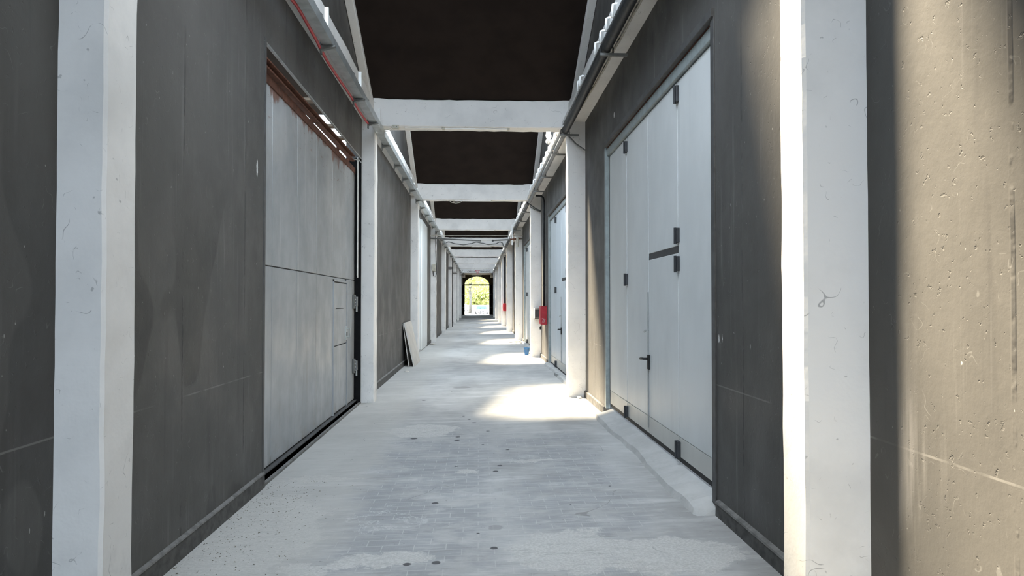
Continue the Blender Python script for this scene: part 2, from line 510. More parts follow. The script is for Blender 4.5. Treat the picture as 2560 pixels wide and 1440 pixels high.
# ------------------------------------------------------------------ floor
mb = MB()
xs = [-1.99, 1.80]
mb.add([(-2.0, -14, fz(-2.0)), (1.85, -14, fz(1.85)), (1.85, 86, fz(1.85)), (-2.0, 86, fz(-2.0)),
        (-2.0, -14, -0.2), (1.85, -14, -0.2), (1.85, 86, -0.2), (-2.0, 86, -0.2)],
       [(0, 1, 2, 3), (4, 7, 6, 5), (0, 4, 5, 1), (1, 5, 6, 2), (2, 6, 7, 3), (3, 7, 4, 0)])
tag(mb.build('floor', MAT['floor']), kind='structure')

# ------------------------------------------------------------------ walls
TH = 0.24


def wall_strip(mb, face, side, y0, y1, z0, z1):
    if side < 0:
        mb.box(face - TH, face, y0, y1, z0, z1)
    else:
        mb.box(face, face + TH, y0, y1, z0, z1)


L_OPEN = [(6.32, 11.46, 3.87), (20.35, 26.1, 4.32)]
R_OPEN = [(5.15, 9.68, 3.72), (13.05, 17.60, 3.70), (22.6, 27.05, 3.72)]
ZW = 4.50
for side, face, ops, nm in ((-1, XL, L_OPEN, 'wall_left'), (1, XR, R_OPEN, 'wall_right')):
    mb = MB()
    y = -13.0
    for (a, b, zt) in ops:
        wall_strip(mb, face, side, y, a, -0.05, ZW)
        if nm == 'wall_left' and a < 7:
            mb.box(face - 0.02, face, a, b, zt, ZW)
        else:
            wall_strip(mb, face, side, a, b, zt, ZW)
        y = b
    wall_strip(mb, face, side, y, END + 0.2, -0.05, ZW)
    tag(mb.build(nm, MAT['wall']), kind='structure')

# clerestory walls under the roof slopes, edge beams, rafters, slabs
RUN = {0: 5.6, -1: 6.9, -2: 6.4}  # hidden upper ends and unseen rear slabs sized for the daylight they admit
SL = 0.48
ZS = 4.835


def bay(i):
    """low end (at the beam ahead) and ridge of the roof slab of bay i"""
    yl = (PY[i + 1] if i >= 0 else 2.95 + 8.3 * (i + 1)) + 0.27
    run = RUN.get(i, 4.15)
    return yl, yl - run, ZS + SL * (run - 0.25)


BAYN = {i: ORD[i] for i in range(9)}
BAYN.update({-1: 'hidden overhead', -2: 'hidden rear'})
for side, nm in ((-1, 'wall_left_clerestory'), (1, 'wall_right_clerestory')):
    mb = MB()
    fx = -1.80 if side < 0 else 1.60
    for i in range(-2, 8):
        yl, yr, zr = bay(i)
        y0 = yl - 8.57
        pts = [(y0, 4.79), (yl, 4.79), (yl, ZS + 0.02), (yl - 0.25, ZS + 0.02), (yr, zr + 0.02), (y0 + 0.3, 4.95), (y0, 4.95)]
        mb.prism(pts, 'x', fx - (0.2 if side < 0 else 0), fx + (0.2 if side > 0 else 0))
    tag(mb.build(nm, MAT['wall']), kind='structure')

for side, nm in ((-1, 'trim_edge_beam_left'), (1, 'trim_edge_beam_right')):
    mb = MB()
    rnd = random.Random(5 + side)
    n = 220
    v, f = [], []
    xa, xb = (-2.0, -1.665) if side < 0 else (1.452, 1.9)
    for k in range(n + 1):
        y = -13 + (END + 13.2) * k / n
        d = rnd.uniform(-0.006, 0.006)
        e = rnd.uniform(-0.004, 0.004)
        v += [(xa + (d if side > 0 else 0), y, 4.5 + e), (xb + (d if side < 0 else 0), y, 4.5 + e), (xb + (d if side < 0 else 0), y, 4.80), (xa + (d if side > 0 else 0), y, 4.80)]
    for k in range(n):
        for q in range(4):
            f.append((k * 4 + q, k * 4 + 4 + q, k * 4 + 4 + (q + 1) % 4, k * 4 + (q + 1) % 4))
    f += [(0, 1, 2, 3), (n * 4 + 3, n * 4 + 2, n * 4 + 1, n * 4)]
    tag(mb.add(v, f).build(nm, MAT['white']), kind='structure')

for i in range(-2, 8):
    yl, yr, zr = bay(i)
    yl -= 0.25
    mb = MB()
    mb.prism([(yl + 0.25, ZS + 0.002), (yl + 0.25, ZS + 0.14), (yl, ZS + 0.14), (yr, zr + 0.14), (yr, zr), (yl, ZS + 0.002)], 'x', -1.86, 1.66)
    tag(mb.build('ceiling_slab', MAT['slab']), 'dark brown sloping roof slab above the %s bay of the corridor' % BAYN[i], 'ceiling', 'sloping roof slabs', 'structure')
    mb = MB()
    for (a, b) in ((-1.795, -1.68), (1.485, 1.595)):
        mb.prism([(yl, ZS - 0.10), (yl, ZS + 0.01), (yr, zr + 0.01), (yr, zr - 0.10)], 'x', a, b)
    tag(mb.build('trim_rafters', MAT['white'], bevel=0.008), 'pair of white rafters edging the roof slab of the %s bay' % BAYN[i], 'rafter', 'roof rafters', 'structure')

# cross beams
for i in range(0, 9):
    mb = MB()
    rnd = random.Random(40 + i)
    x0, x1, y0, y1 = PXL - 0.03, PXR + 0.03, PY[i] + 0.005, PY[i] + 0.28
    n = 26
    v, f = [], []
    for k in range(n + 1):
        x = x0 + (x1 - x0) * k / n
        t = min(k, n - k)
        up = 0.05 if t == 0 else (0.015 if t == 1 else 0)
        a, b, c_ = (rnd.uniform(-0.005, 0.005) for _ in range(3))
        v += [(x, y0, ZB0 + a + 0.012), (x, y0 + 0.012, ZB0 + a), (x, y1, ZB0 + a), (x, y1, ZB1 + b + up), (x, y0 + 0.01, ZB1 + b + up), (x, y0, ZB1 + b + up - 0.01)]
    for k in range(n):
        for q in range(6):
            f.append((k * 6 + q, k * 6 + (q + 1) % 6, k * 6 + 6 + (q + 1) % 6, k * 6 + 6 + q))
    f += [tuple(range(6))[::-1], tuple(n * 6 + q for q in range(6))]
    tag(mb.add(v, f).build('beam', MAT['white']),
        'white concrete cross beam spanning the corridor, %s from the viewer' % (ORD[i - 1] if i else 'nearest overhead, hidden'), 'beam', 'cross beams', 'structure')

# pillars
for i in range(9):
    for side in (-1, 1):
        mb = MB()
        y = PY_L[i] if side < 0 else PY_R[i]
        x0, x1 = (XL - 0.05, PXL) if side < 0 else (PXR, XR + 0.05)
        rough_box(mb, x0, x1, y, y + (PD if side < 0 else 0.25), -0.05, 4.50, 0.15, 0.0045 if i else 0.003, 11 * i + side, 0.014)
        o = mb.build('pillar', MAT['white'], origin=((x0 + x1) / 2, y + 0.14, 0))
        tag(o, 'white plastered square pillar, %s along the %s wall counting away from the viewer' % (ORD[i], 'left' if side < 0 else 'right'),
            'pillar', 'corridor pillars', 'structure')

# plinths
mb = MB()
for (a, b) in ((-13, 6.32), (11.6, 20.3), (26.1, END)):
    mb.prism([(XL - 0.02, -0.03), (XL + 0.022, -0.03), (XL + 0.018, 0.125), (XL - 0.02, 0.14)], 'y', a, b)
bl = tag(mb.build('baseboard_left', MAT['plinth']), kind='structure')
mb = MB()
for (a, b) in ((-3, 6.32), (11.6, 20.3)):
    mb.prism([(XL + 0.0, 0.126), (XL + 0.0225, 0.117), (XL + 0.019, 0.127), (XL + 0.0, 0.137)], 'y', a, b)
mb.build('dusty_edge', MAT['plinth_edge'], bl)
mb = MB()
for (a, b) in ((-13, 5.10), (9.72, 13.0), (17.64, 22.55), (27.1, END)):
    mb.prism([(XR + 0.02, -0.03), (XR - 0.03, -0.03), (XR - 0.025, 0.17), (XR + 0.02, 0.19)], 'y', a, b)
br = tag(mb.build('baseboard_right', MAT['plinth']), kind='structure')
mb = MB()
mb.prism([(XR, 0.174), (XR - 0.0295, 0.162), (XR - 0.026, 0.174), (XR, 0.186)], 'y', -3, 5.10)
mb.build('dusty_edge', MAT['plinth_edge'], br)

# ------------------------------------------------------------------ door 1: big steel door on the left
d1 = thing('door_1', (-1.95, 8.9, 0.02), 'large weathered grey steel door with rusty top edge and small wicket door, left side', 'door', None, 'structure')
XD = -1.95
ys = [6.10, 6.897, 7.843, 8.761, 9.711, 10.635, 11.43]
for k in range(6):
    a, b = ys[k] + 0.004, ys[k + 1] - 0.004
    up = MB().box(XD - 0.02, XD, a, b, 1.938, 3.655 if k < 5 else 3.64)
    up.build('panel', MAT['steel'], d1, bevel=0.006)
    lo = MB()
    if k == 4:
        lo.box(XD - 0.02, XD, a, 9.775, 0.075, 1.928)
        lo.box(XD - 0.02, XD, 9.775, b + 0.001, 1.90, 1.928)
    elif k == 5:
        lo.box(XD - 0.02, XD, 10.76, b, 0.075, 1.928)
    elif k == 3:
        lo.box(XD - 0.02, XD, a, b, 0.075, 1.928)
    else:
        lo.box(XD - 0.02, XD, a, b, 0.075, 1.928)
    lo.build('panel', MAT['steel'], d1, bevel=0.006)
MB().box(XD - 0.06, XD - 0.021, 6.0, 11.42, 0.06, 3.63).build('backing_frame', MAT['frame_dark'], d1)
MB().box(XD - 0.01, XD + 0.012, 6.0, 11.42, 3.615, 3.70).build('top_rail', MAT['rust'], d1, bevel=0.003)
tr = MB()
v, f = [], []
for (y, dz) in ((6.0, 0.0), (11.12, 0.052)):
    v += [(XD + a, y, b + dz) for a, b in ((-0.01, 3.70), (0.055, 3.70), (0.055, 3.715), (0.005, 3.715), (0.005, 3.775), (0.055, 3.775), (0.055, 3.79), (-0.01, 3.79))]
f = [(k, (k + 1) % 8, 8 + (k + 1) % 8, 8 + k) for k in range(8)] + [tuple(range(8))[::-1], tuple(range(8, 16))]
tr.add(v, f)
tr.build('door_track', MAT['rust'], d1)
for y in (7.1, 8.6, 10.2, 11.0):
    MB().box(XD - 0.05, XD - 0.015, y, y + 0.05, 3.64, 3.80).tube([(XD - 0.03, y + 0.025, 3.78), (XD - 0.03, y + 0.025, 3.87)], 0.008, 6).build('hanger', MAT['rust'], d1)
wk = MB().box(XD - 0.018, XD + 0.004, 9.80, 10.735, 1.0, 1.86).build('wicket_door', MAT['steel'], d1, bevel=0.004)
MB().box(XD - 0.018, XD + 0.003, 9.80, 10.735, 0.085, 0.985).build('lower_panel', MAT['steel'], wk, bevel=0.004)
fr = MB().box(XD - 0.01, XD + 0.014, 9.76, 9.79, 0.07, 1.90).box(XD - 0.01, XD + 0.014, 10.745, 10.77, 0.07, 1.90).box(XD - 0.01, XD + 0.014, 9.76, 10.77, 1.875, 1.90)
fr.build('frame', MAT['steel'], wk)
MB().box(XD, XD + 0.02, 10.64, 10.75, 1.04, 1.24).build('lock_plate', MAT['galv'], wk, bevel=0.004)
MB().box(XD + 0.02, XD + 0.026, 10.665, 10.71, 1.10, 1.15).build('keyhole', MAT['black'], wk)
MB().tube([(XD + 0.01, 10.70, 1.20), (XD + 0.06, 10.70, 1.20), (XD + 0.06, 10.70, 1.08), (XD + 0.02, 10.70, 1.08)], 0.009, 8).build('handle', MAT['galv'], wk)
MB().box(XD, XD + 0.004, 9.95, 10.5, 1.50, 1.508).box(XD, XD + 0.004, 9.95, 9.958, 1.3, 1.508).build('chalk_outline', MAT['rust'], wk)
for zc in (1.60, 0.60):
    h = MB().box(XD, XD + 0.03, 11.25, 11.40, zc - 0.11, zc + 0.11).build('hinge', MAT['bracket'], d1, bevel=0.006)
    MB().box(XD + 0.02, XD + 0.055, 11.36, 11.456, zc - 0.075, zc + 0.075).build('plate', MAT['pipe_grey'], h, bevel=0.004)
    MB().tube([(XD + 0.045, 11.385, zc - 0.16), (XD + 0.045, 11.385, zc + 0.07)], 0.014, 10).build('pin', MAT['galv'], h)
    b_ = MB()
    for dz in (-0.07, -0.02, 0.03, 0.08):
        b_.lathe([(0.011, 0), (0.011, 0.01)], (XD + 0.035, 11.31, zc + dz), 6)
    b_.build('bolts', MAT['galv'], h)
for dy in (0.0, 0.022):  # white rods stand in for daylight showing through the gap by the jamb
    MB().tube([(XD + 0.05, 11.405 + dy, 2.0 - dy), (XD + 0.05, 11.405 + dy, 3.87)], 0.010, 8).build('gap_light_rod', MAT['whiteplastic'], d1)
# opening lining
jm = MB().box(XD - 0.10, XL + 0.003, 11.445, 11.463, 0, 3.87)
jm.build('jamb', MAT['blackwall'], d1)
MB().box(XL - 0.10, XL + 0.006, 6.30, 6.345, 0, 3.9).build('jamb', MAT['frame_dark'], d1)
MB().prism([(XL - 0.018, 3.857), (XL + 0.004, 3.857), (XL + 0.004, 3.872), (XL - 0.018, 3.872)], 'y', 6.3, 11.5).build('lintel_angle', MAT['galv'], d1)
MB().tube([(XD - 0.05, 11.10, 3.80), (XL + 0.0, 11.25, 3.80), (XL + 0.0, 11.47, 3.80)], 0.010, 8).build('stop_rod', MAT['galv'], d1)
wedges = [(8.15, 0.10), (10.05, 0.09), (9.35, 0.07)]
for (y, hgt) in wedges:
    MB().box(XL - 0.20, XL - 0.02, y, y + 0.14, 3.865, 3.865 + 0.03).build('wedge', MAT['wood'], d1)
# floor track in front of the steel door
mb = MB().box(-1.935, -1.905, 6.0, 11.46, -0.01, 0.05).box(-1.875, -1.845, 6.33, 11.46, -0.01, 0.022)
tag(mb.build('trim_door_track', MAT['plinth_edge']), kind='structure')
mb = MB().box(-2.05, -1.905, 6.0, 11.46, -0.03, 0.062)
tag(mb.build('trim_door_sill', MAT['frame_dark']), kind='structure')

# hall behind the steel door, seen through the slot above it
mb = MB().box(-9.0, -2.3, -1.0, 13.2, 5.0, 5.2)
tag(mb.build('ceiling_hall', MAT['slab']), kind='structure')
mb = MB().box(-9.0, -2.1, -1.0, 60.0, -0.3, -0.1)
tag(mb.build('floor_hall', MAT['plinth']), kind='structure')
mb = MB().box(-9.3, -9.0, -1.0, 60.0, 0, 9.0)
tag(mb.build('wall_hall', MAT['hallwall']), kind='structure')


# ------------------------------------------------------------------ folding doors on the right
def folding_door(name, y_edges, zb, zt, label, mat, full=True):
    X = 1.765
    d = thing(name, (X, (y_edges[0] + y_edges[-1]) / 2, zb), label, 'door', None, 'structure')
    ya, yb = y_edges[0], y_edges[-1]
    for k in range(4):
        a, b = y_edges[k] + 0.009, y_edges[k + 1] - 0.009
        if k == 1 and full:
            MB().box(X, X + 0.045, a, b, 2.095, zt).build('panel', mat, d, bevel=0.005)
            p = MB().box(X, X + 0.045, a, b, zb + 0.2, 2.03).build('pass_door', mat, d, bevel=0.005)
            MB().box(X + 0.004, X + 0.03, a, b, 2.03, 2.095).build('slot', MAT['hinge'], d)
        else:
            p = MB().box(X, X + 0.045, a, b, zb + 0.2, zt).build('panel', mat, d, bevel=0.005)
        MB().box(X + 0.001, X + 0.045, a, b, zb + 0.025, zb + 0.196).build('kick_plate', MAT['kick'], p, bevel=0.004)
    MB().box(X + 0.008, X + 0.05, ya, yb, zb - 0.02, zb + 0.02).build('bottom_seal', MAT['black'], d)
    MB().box(X + 0.05, X + 0.07, ya - 0.05, yb + 0.05, zb, zt + 0.15).build('backing', MAT['black'], d)
    for k in (1, 3):
        y = y_edges[k]
        zs = [(zt - 0.19, zt - 0.045), (2.12, 2.25), (1.87, 2.0), (zb + 0.02, zb + 0.16)] if (k == 1 and full) else [(zt - 0.18, zt - 0.05), (1.80, 1.93), (zb + 0.02, zb + 0.15)]
        for q, (z0, z1) in enumerate(zs):
            h = MB().box(X - 0.028, X + 0.004, y - 0.055, y + 0.03, z0, z1).build('hinge', MAT['hinge'], d, bevel=0.006)
            zm = (z0 + z1) / 2
            MB().tube([(X - 0.03, y - 0.012, z0 - 0.012), (X - 0.03, y - 0.012, z1 + 0.004)], 0.013, 10).build('knuckle', MAT['hinge'], h)
            MB().box(X - 0.031, X - 0.027, y + 0.0, y + 0.024, zm - 0.02, zm + 0.03).build('cover', MAT['whiteplastic'] if (full and k == 1 and q == 3) else MAT['bracket'], h)
    y = y_edges[2]
    if full:
        hp = MB().box(X - 0.02, X, y - 0.06, y + 0.0, 0.90, 1.05).build('handle', MAT['black'], d, bevel=0.006)
        MB().tube([(X - 0.02, y - 0.03, 1.01), (X - 0.06, y - 0.03, 1.01), (X - 0.065, y + 0.0, 1.01), (X - 0.06, y + 0.13, 1.0)], 0.012, 8).build('lever', MAT['black'], hp, smooth=True)
        MB().tube([(X - 0.008, y - 0.002, 0.30), (X - 0.008, y - 0.002, 1.70)], 0.006, 6).build('bolt_rod', MAT['galv'], d)
        MB().tube([(X - 0.01, y - 0.03, 1.295), (X - 0.03, y, 1.30), (X - 0.035, y + 0.05, 1.285), (X - 0.02, y + 0.07, 1.295)], 0.009, 8).build('latch', MAT['galv'], d)
    # header, outer frame
    hd = MB()
    hd.prism([(X - 0.03, zt + 0.01), (X + 0.05, zt + 0.01), (X + 0.05, zt + 0.11), (X - 0.03, zt + 0.11)], 'y', ya - 0.03, yb + 0.06)
    hd.build('header', MAT['frame_green'], d, bevel=0.006)
    MB().box(X - 0.075, X - 0.03, ya - 0.10, yb + 0.11, zt + 0.125, zt + 0.19).build('outer_frame', MAT['frame_dark'], d, bevel=0.004)
    MB().box(X - 0.055, X + 0.0, ya - 0.10, ya - 0.02, zb - 0.08, zt + 0.13).build('outer_frame', MAT['frame_dark'], d, bevel=0.004)
    MB().box(X - 0.055, X + 0.0, yb + 0.02, yb + 0.105, zb - 0.05, zt + 0.13).build('side_frame', MAT['frame_green'], d, bevel=0.004)
    MB().box(X - 0.03, X + 0.05, ya - 0.09, yb + 0.09, zt + 0.112, zt + 0.125).build('rust_strip', MAT['rust'], d)
    return d


folding_door('door_2', [5.24, 6.29, 7.404, 8.49, 9.60], 0.215, 3.555,
             'pale grey four-leaf folding steel door with black hinges and handle, nearest on the right wall', MAT['fold'])
folding_door('door_3', [13.14, 14.20, 15.26, 16.25, 17.50], 0.11, 3.57,
             'pale bluish folding steel door beside the red hydrant box', MAT['fold2'])
folding_door('door_4', [22.7, 23.75, 24.8, 25.85, 26.95], 0.10, 3.58,
             'grey folding steel door behind the blue bucket', MAT['fold'], False)

# white door on the left beyond the leaning boards
d5 = thing('door_5', (-1.87, 23.2, 0.05), 'tall white door leaf between two pillars beyond the leaning boards', 'door', None, 'structure')
MB().box(-1.93, -1.885, 20.3, 23.6, 0.06, 4.28).build('panel', MAT['whitedoor'], d5, bevel=0.006)
MB().box(-1.90, -1.845, 23.61, 26.12, 0.02, 4.29).build('panel', MAT['whitedoor'], d5, bevel=0.006)
MB().box(-1.89, -1.872, 23.575, 23.59, 0.06, 4.25).build('seam_strip', MAT['frame_green'], d5)
MB().box(-1.95, -1.87, 20.3, 26.1, -0.02, 0.055).build('sill', MAT['step'], d5)

# cement steps under the folding doors
for (a, b, zt, x0, lab, nm) in ((5.10, 9.75, 0.205, 1.53, 'sloping cement step under the nearest folding door', 'trim_step_1'),
                                (13.0, 17.62, 0.105, 1.585, 'low cement step under the bluish folding door', 'trim_step_2'),
                                (22.6, 27.0, 0.10, 1.60, 'low cement step under the door behind the blue bucket', 'trim_step_3')):
    rnd = random.Random(int(a * 7))
    n = 46
    v, f = [], []
    for k in range(n + 1):
        y = a + (b - a) * k / n
        e = min(1.0, min(k, n - k) / 1.5)
        j = 0.018 * math.sin(y * 2.1 + a) + 0.008 * math.sin(y * 7.3) + rnd.uniform(-0.005, 0.005)
        h = 0.055 + 0.008 * math.sin(y * 3.7) + rnd.uniform(-0.004, 0.004)
        z0 = fz(x0)
        v += [(x0 + j, y, z0 - 0.03), (x0 + 0.035 + j, y, z0 + (h * 0.8) * e), (x0 + 0.075 + j * 0.5, y, z0 + h * e), (1.83, y, max(zt - 0.02, z0 + 0.02) * e + z0 * (1 - e)), (1.83, y, -0.05)]
    for k in range(n):
        for q in range(4):
            f.append((k * 5 + q, k * 5 + q + 1, k * 5 + 6 + q, k * 5 + 5 + q))
    f += [(0, 4, 3, 2, 1), tuple(n * 5 + q for q in range(5))]
    tag(MB().add(v, f).build(nm, MAT['step']), lab, 'step', None, 'structure')

# ------------------------------------------------------------------ left cable tray
ct = thing('cable_tray', (-1.6, 4.0, 4.40), 'long galvanised metal cable tray running along the left edge beam', 'cable tray')
tx0, tx1, tz = -1.635, -1.522, 4.288
prof = [(tx0, tz), (tx1, tz), (tx1, tz + 0.10), (tx1 - 0.012, tz + 0.10), (tx1 - 0.012, tz + 0.096), (tx1 - 0.003, tz + 0.096), (tx1 - 0.003, tz + 0.004),
        (tx0 + 0.003, tz + 0.004), (tx0 + 0.003, tz + 0.10), (tx0, tz + 0.10)]
secs = [(3.6, 6.63), (6.634, 12.0), (12.004, 20.0), (20.004, 28.0), (28.004, 36.0), (36.004, 45.0), (45.004, 54.0), (54.004, 69.4)]
for (a, b) in secs:
    MB().prism(prof, 'y', a, b).build('tray_section', MAT['galv'], ct)
bys = [5.6, 7.58, 9.55, 10.82, 12.4, 14.2, 15.75, 17.4, 19.1, 20.6, 22.4, 24.1, 25.9, 27.7, 29.5, 31.5, 33.4, 35.4, 37.5, 40, 42.5, 45, 48, 51, 54, 58, 62, 66]
for y in bys:
    m_ = MB()
    m_.prism([(tx0 - 0.012, tz - 0.05), (tx1 + 0.02, tz - 0.012), (tx1 + 0.02, tz - 0.002), (tx0 - 0.01, tz - 0.002)], 'y', y, y + 0.05)
    m_.box(tx0 - 0.029, tx0 - 0.010, y, y + 0.045, tz - 0.09, tz + 0.34)
    m_.build('bracket', MAT['bracket'], ct)
for y in (5.9, 7.35, 9.42, 11.2, 12.6, 13.4, 14.1, 14.9, 15.7, 16.5, 17.3, 18.1, 18.9, 20.9, 22, 23, 24, 25, 26, 27, 29.5, 31, 33):
    MB().prism([(tx1 - 0.045, y), (tx1 - 0.005, y), (tx1 - 0.005, y + 0.03), (tx1 - 0.01, y + 0.03), (tx1 - 0.01, y + 0.005), (tx1 - 0.045, y + 0.005)], 'z', tz + 0.02, tz + (0.31 if y < 12 else 0.16)).build('strut', MAT['whiteplastic'], ct)

rc_pts = []
kx = [(4.2, 4.42), (5.6, 4.385), (6.6, 4.405), (7.58, 4.372), (8.2, 4.355), (8.9, 4.36), (9.55, 4.375), (10.2, 4.372), (10.82, 4.38), (11.3, 4.46)]
for a, b in zip(kx, kx[1:]):
    for t in range(6):
        s = t / 6
        s2 = s * s * (3 - 2 * s)
        rc_pts.append((-1.658 + 0.006 * math.sin(a[0] * 3 + s), a[0] + (b[0] - a[0]) * s, a[1] - 0.112 + (b[1] - a[1]) * s2))
tag(MB().tube(rc_pts, 0.016, 8).build('red_cable', MAT['red'], origin=rc_pts[0], smooth=True), 'red electric cable clipped under the galvanised cable tray', 'cable')

# ------------------------------------------------------------------ right side: pipes, cable runs, white duct
def pipe(name, y0, y1, x, z, r, mat, label, group, clamps, step=0.045):
    p = thing(name, (x, y0, z), label, 'pipe', group)
    n = int((y1 - y0) / step)
    pts = [(x + 0.006 * math.sin(k * 0.05), y0 + (y1 - y0) * k / n, z + 0.004 * math.sin(k * 0.033)) for k in range(n + 1)]
    MB().tube(pts, r, 16, 0.03 if r > 0.05 else None).build('tube', mat, p, smooth=True)
    for y in clamps:
        c_ = MB()
        c_.box(x - r - 0.015, 1.60, y, y + 0.04, z - r - 0.035, z - r - 0.008)
        c_.build('clamp', MAT['bracket'], p)
        c2 = MB().tube([(x - r - 0.01, y + 0.02, z - r - 0.01), (x - r - 0.008, y + 0.02, z), (x, y + 0.02, z + r + 0.008), (x + r + 0.008, y + 0.02, z), (x + r + 0.01, y + 0.02, z - r - 0.01)], 0.008, 6)
        c2.build('clip', MAT['black'], p)
    return p


pipe('pipe', 3.6, 11.40, 1.378, 4.335, 0.058, MAT['pipe'], 'thick black ribbed conduit pipe along the right edge beam, ending at the first cross beam', 'overhead pipes', (5.4, 7.62, 11.36))
pipe('pipe', 11.7, 19.75, 1.40, 4.34, 0.040, MAT['pipe_grey'], 'grey pipe along the right edge beam between first and second cross beams', 'overhead pipes', (13.0, 15.4, 17.4), 0.2)
pipe('pipe', 19.9, 36.0, 1.385, 4.34, 0.042, MAT['pipe'], 'dark pipe along the right edge beam past the second cross beam', 'overhead pipes', (21.5, 24.0, 27.0, 31), 0.2)
pipe('pipe', 36.1, 69.3, 1.40, 4.36, 0.035, MAT['pipe_grey'], 'thin grey pipe along the right edge beam near the far gate', 'overhead pipes', (40, 46, 52, 58), 0.5)

wd = thing('cable_duct', (1.36, 4.0, 4.42), 'white plastic cable duct above the pipes on the right edge beam', 'cable duct')
for (a, b) in ((3.6, 11.4), (11.8, 19.7), (20.1, 28.0), (28.4, 36.2), (36.6, 69)):
    MB().box(1.335, 1.448, a, b, 4.415, 4.47).build('duct_section', MAT['whiteplastic'], wd)
for y in (4.6, 5.1, 6.9, 7.25, 7.6, 7.95, 9.15, 9.35, 11.9, 12.3, 12.8, 13.3, 13.8, 14.4, 15, 15.6, 16.2, 17, 17.8, 18.6, 20.5, 21.5, 22.5, 23.5, 24.5, 25.5, 26.5):
    MB().tube([(1.30, y, 4.36), (1.30, y, 4.455), (1.305, y, 4.49), (1.33, y, 4.50), (1.44, y, 4.50)], 0.013, 8).build('strap', MAT['whiteplastic'], wd, smooth=True)

for q, (xo, lab) in enumerate(((1.545, 'beige cable clipped under the right edge beam, nearer the wall of the two'), (1.515, 'beige cable clipped under the right edge beam, nearer the black pipe'))):
    pts = []
    for k in range(141):
        y = 3.6 + k * 0.235
        s = 0.012 * abs(math.sin((y - 3.6) * PI / 0.9 + q))
        xx = xo - (0.05 * max(0, (y - 9.0) / 2.5) if y < 11.5 else 0.05)
        pts.append((xx, y, 4.474 - s))
    cb = thing('cable', (xo, 3.6, 4.47), lab, 'cable', 'cables under the right edge beam')
    MB().tube(pts, 0.011, 6).build('sheath', MAT['beige'], cb, smooth=True)
    if q == 0:
        for k in range(14):
            y = 4.2 + k * 0.9
            xx = 1.535 - (0.05 * max(0, (y - 9.0) / 2.5) if y < 11.5 else 0.05)
            MB().box(xx - 0.05, xx + 0.025, y, y + 0.02, 4.462, 4.5).build('clip', MAT['bracket'], cb)

mb = MB()
cpts = []
for k in range(70):
    an = k * 0.36
    rr = 0.10 + 0.012 * math.sin(k * 1.7)
    cpts.append((1.26 + 0.03 * math.sin(k * 0.9), 12.9 + rr * math.cos(an), 4.56 + rr * math.sin(an)))
tag(MB().tube(cpts, 0.016, 6).build('cable_coil', MAT['whiteplastic'], origin=cpts[0], smooth=True), 'coil of white cable hung on the duct just past the first cross beam', 'cable')

# stay rods from the pillars to the pipes
tag(MB().tube([(1.40, 11.44, 4.30), (1.55, 11.38, 4.12), (1.705, 11.33, 4.0)], 0.010, 8).build('stay_rod', MAT['bracket'], origin=(1.4, 11.44, 4.3)), 'thin grey stay rod slanting down from pipe to wall at first cross beam', 'rod', 'stay rods')
tag(MB().tube([(1.41, 19.74, 4.28), (1.56, 19.68, 4.16), (1.705, 19.62, 4.08)], 0.016, 8).tube([(1.41, 19.74, 4.22), (1.56, 19.68, 4.12), (1.705, 19.62, 4.06)], 0.010, 8).build('stay_rod', MAT['bracket'], origin=(1.41, 19.74, 4.28)), 'double stay rod slanting from pipe to wall at second cross beam', 'rod', 'stay rods')

# ------------------------------------------------------------------ tube lights under the beams
LIGHT = [(-1.18, -0.59, 'short'), (-0.57, 0.487, 'long')]
for i in range(1, 8):
    y = PY[i] + 0.04
    seq = LIGHT if i == 1 else ([(-1.30, -0.90, 'short'), (-0.69, 0.373, 'long')] if i == 2 else [(-1.15, -0.55, 'short'), (-0.35, 0.65, 'long')])
    for (a, b, kd) in seq:
        z1 = ZB0 + 0.004
        t = thing('tube_light', ((a + b) / 2, y + 0.04, z1), '%s white tube light batten under the %s cross beam from the viewer' % (kd, ORD[i - 1]), 'light', 'tube lights under the beams')
        MB().box(a, b, y, y + 0.07, z1 - (0.03 if kd == 'long' else 0.018), z1).build('housing', MAT['whiteplastic'], t, bevel=0.003)
        if kd == 'long':
            MB().box(a - 0.012, a + 0.03, y - 0.004, y + 0.074, z1 - 0.034, z1).build('end_cap', MAT['beigebox'], t)
            MB().box(b - 0.03, b + 0.012, y - 0.004, y + 0.074, z1 - 0.034, z1).build('end_cap', MAT['beigebox'], t)

jb = thing('junction_box', (-1.32, 11.53, 4.39), 'small beige junction box with loose wires under the first cross beam', 'box')
MB().box(-1.375, -1.27, 11.50, 11.58, 4.36, 4.42).build('casing', MAT['beigebox'], jb, bevel=0.006)
for sx in (-1.35, -1.31):
    MB().box(sx, sx + 0.01, 11.497, 11.50, 4.38, 4.40).build('screw', MAT['bracket'], jb)
for s in (0, 0.02):
    MB().tube([(-1.37, 11.52, 4.385 - s), (-1.42, 11.51, 4.35 - s * 1.5), (-1.48, 11.50, 4.33 - s), (-1.54, 11.49, 4.37), (-1.60, 11.47, 4.42)], 0.005, 6).build('wire', MAT['beige'], jb, smooth=True)
tag(MB().tube([(-0.82, 19.85, 4.39), (-0.74, 19.84, 4.33), (-0.62, 19.84, 4.31), (-0.5, 19.84, 4.33), (-0.42, 19.84, 4.385)], 0.008, 6).build('loose_wire', MAT['beige'], origin=(-0.82, 19.85, 4.39), smooth=True), 'loose pale wire drooping between the lights of the second cross beam', 'wire')

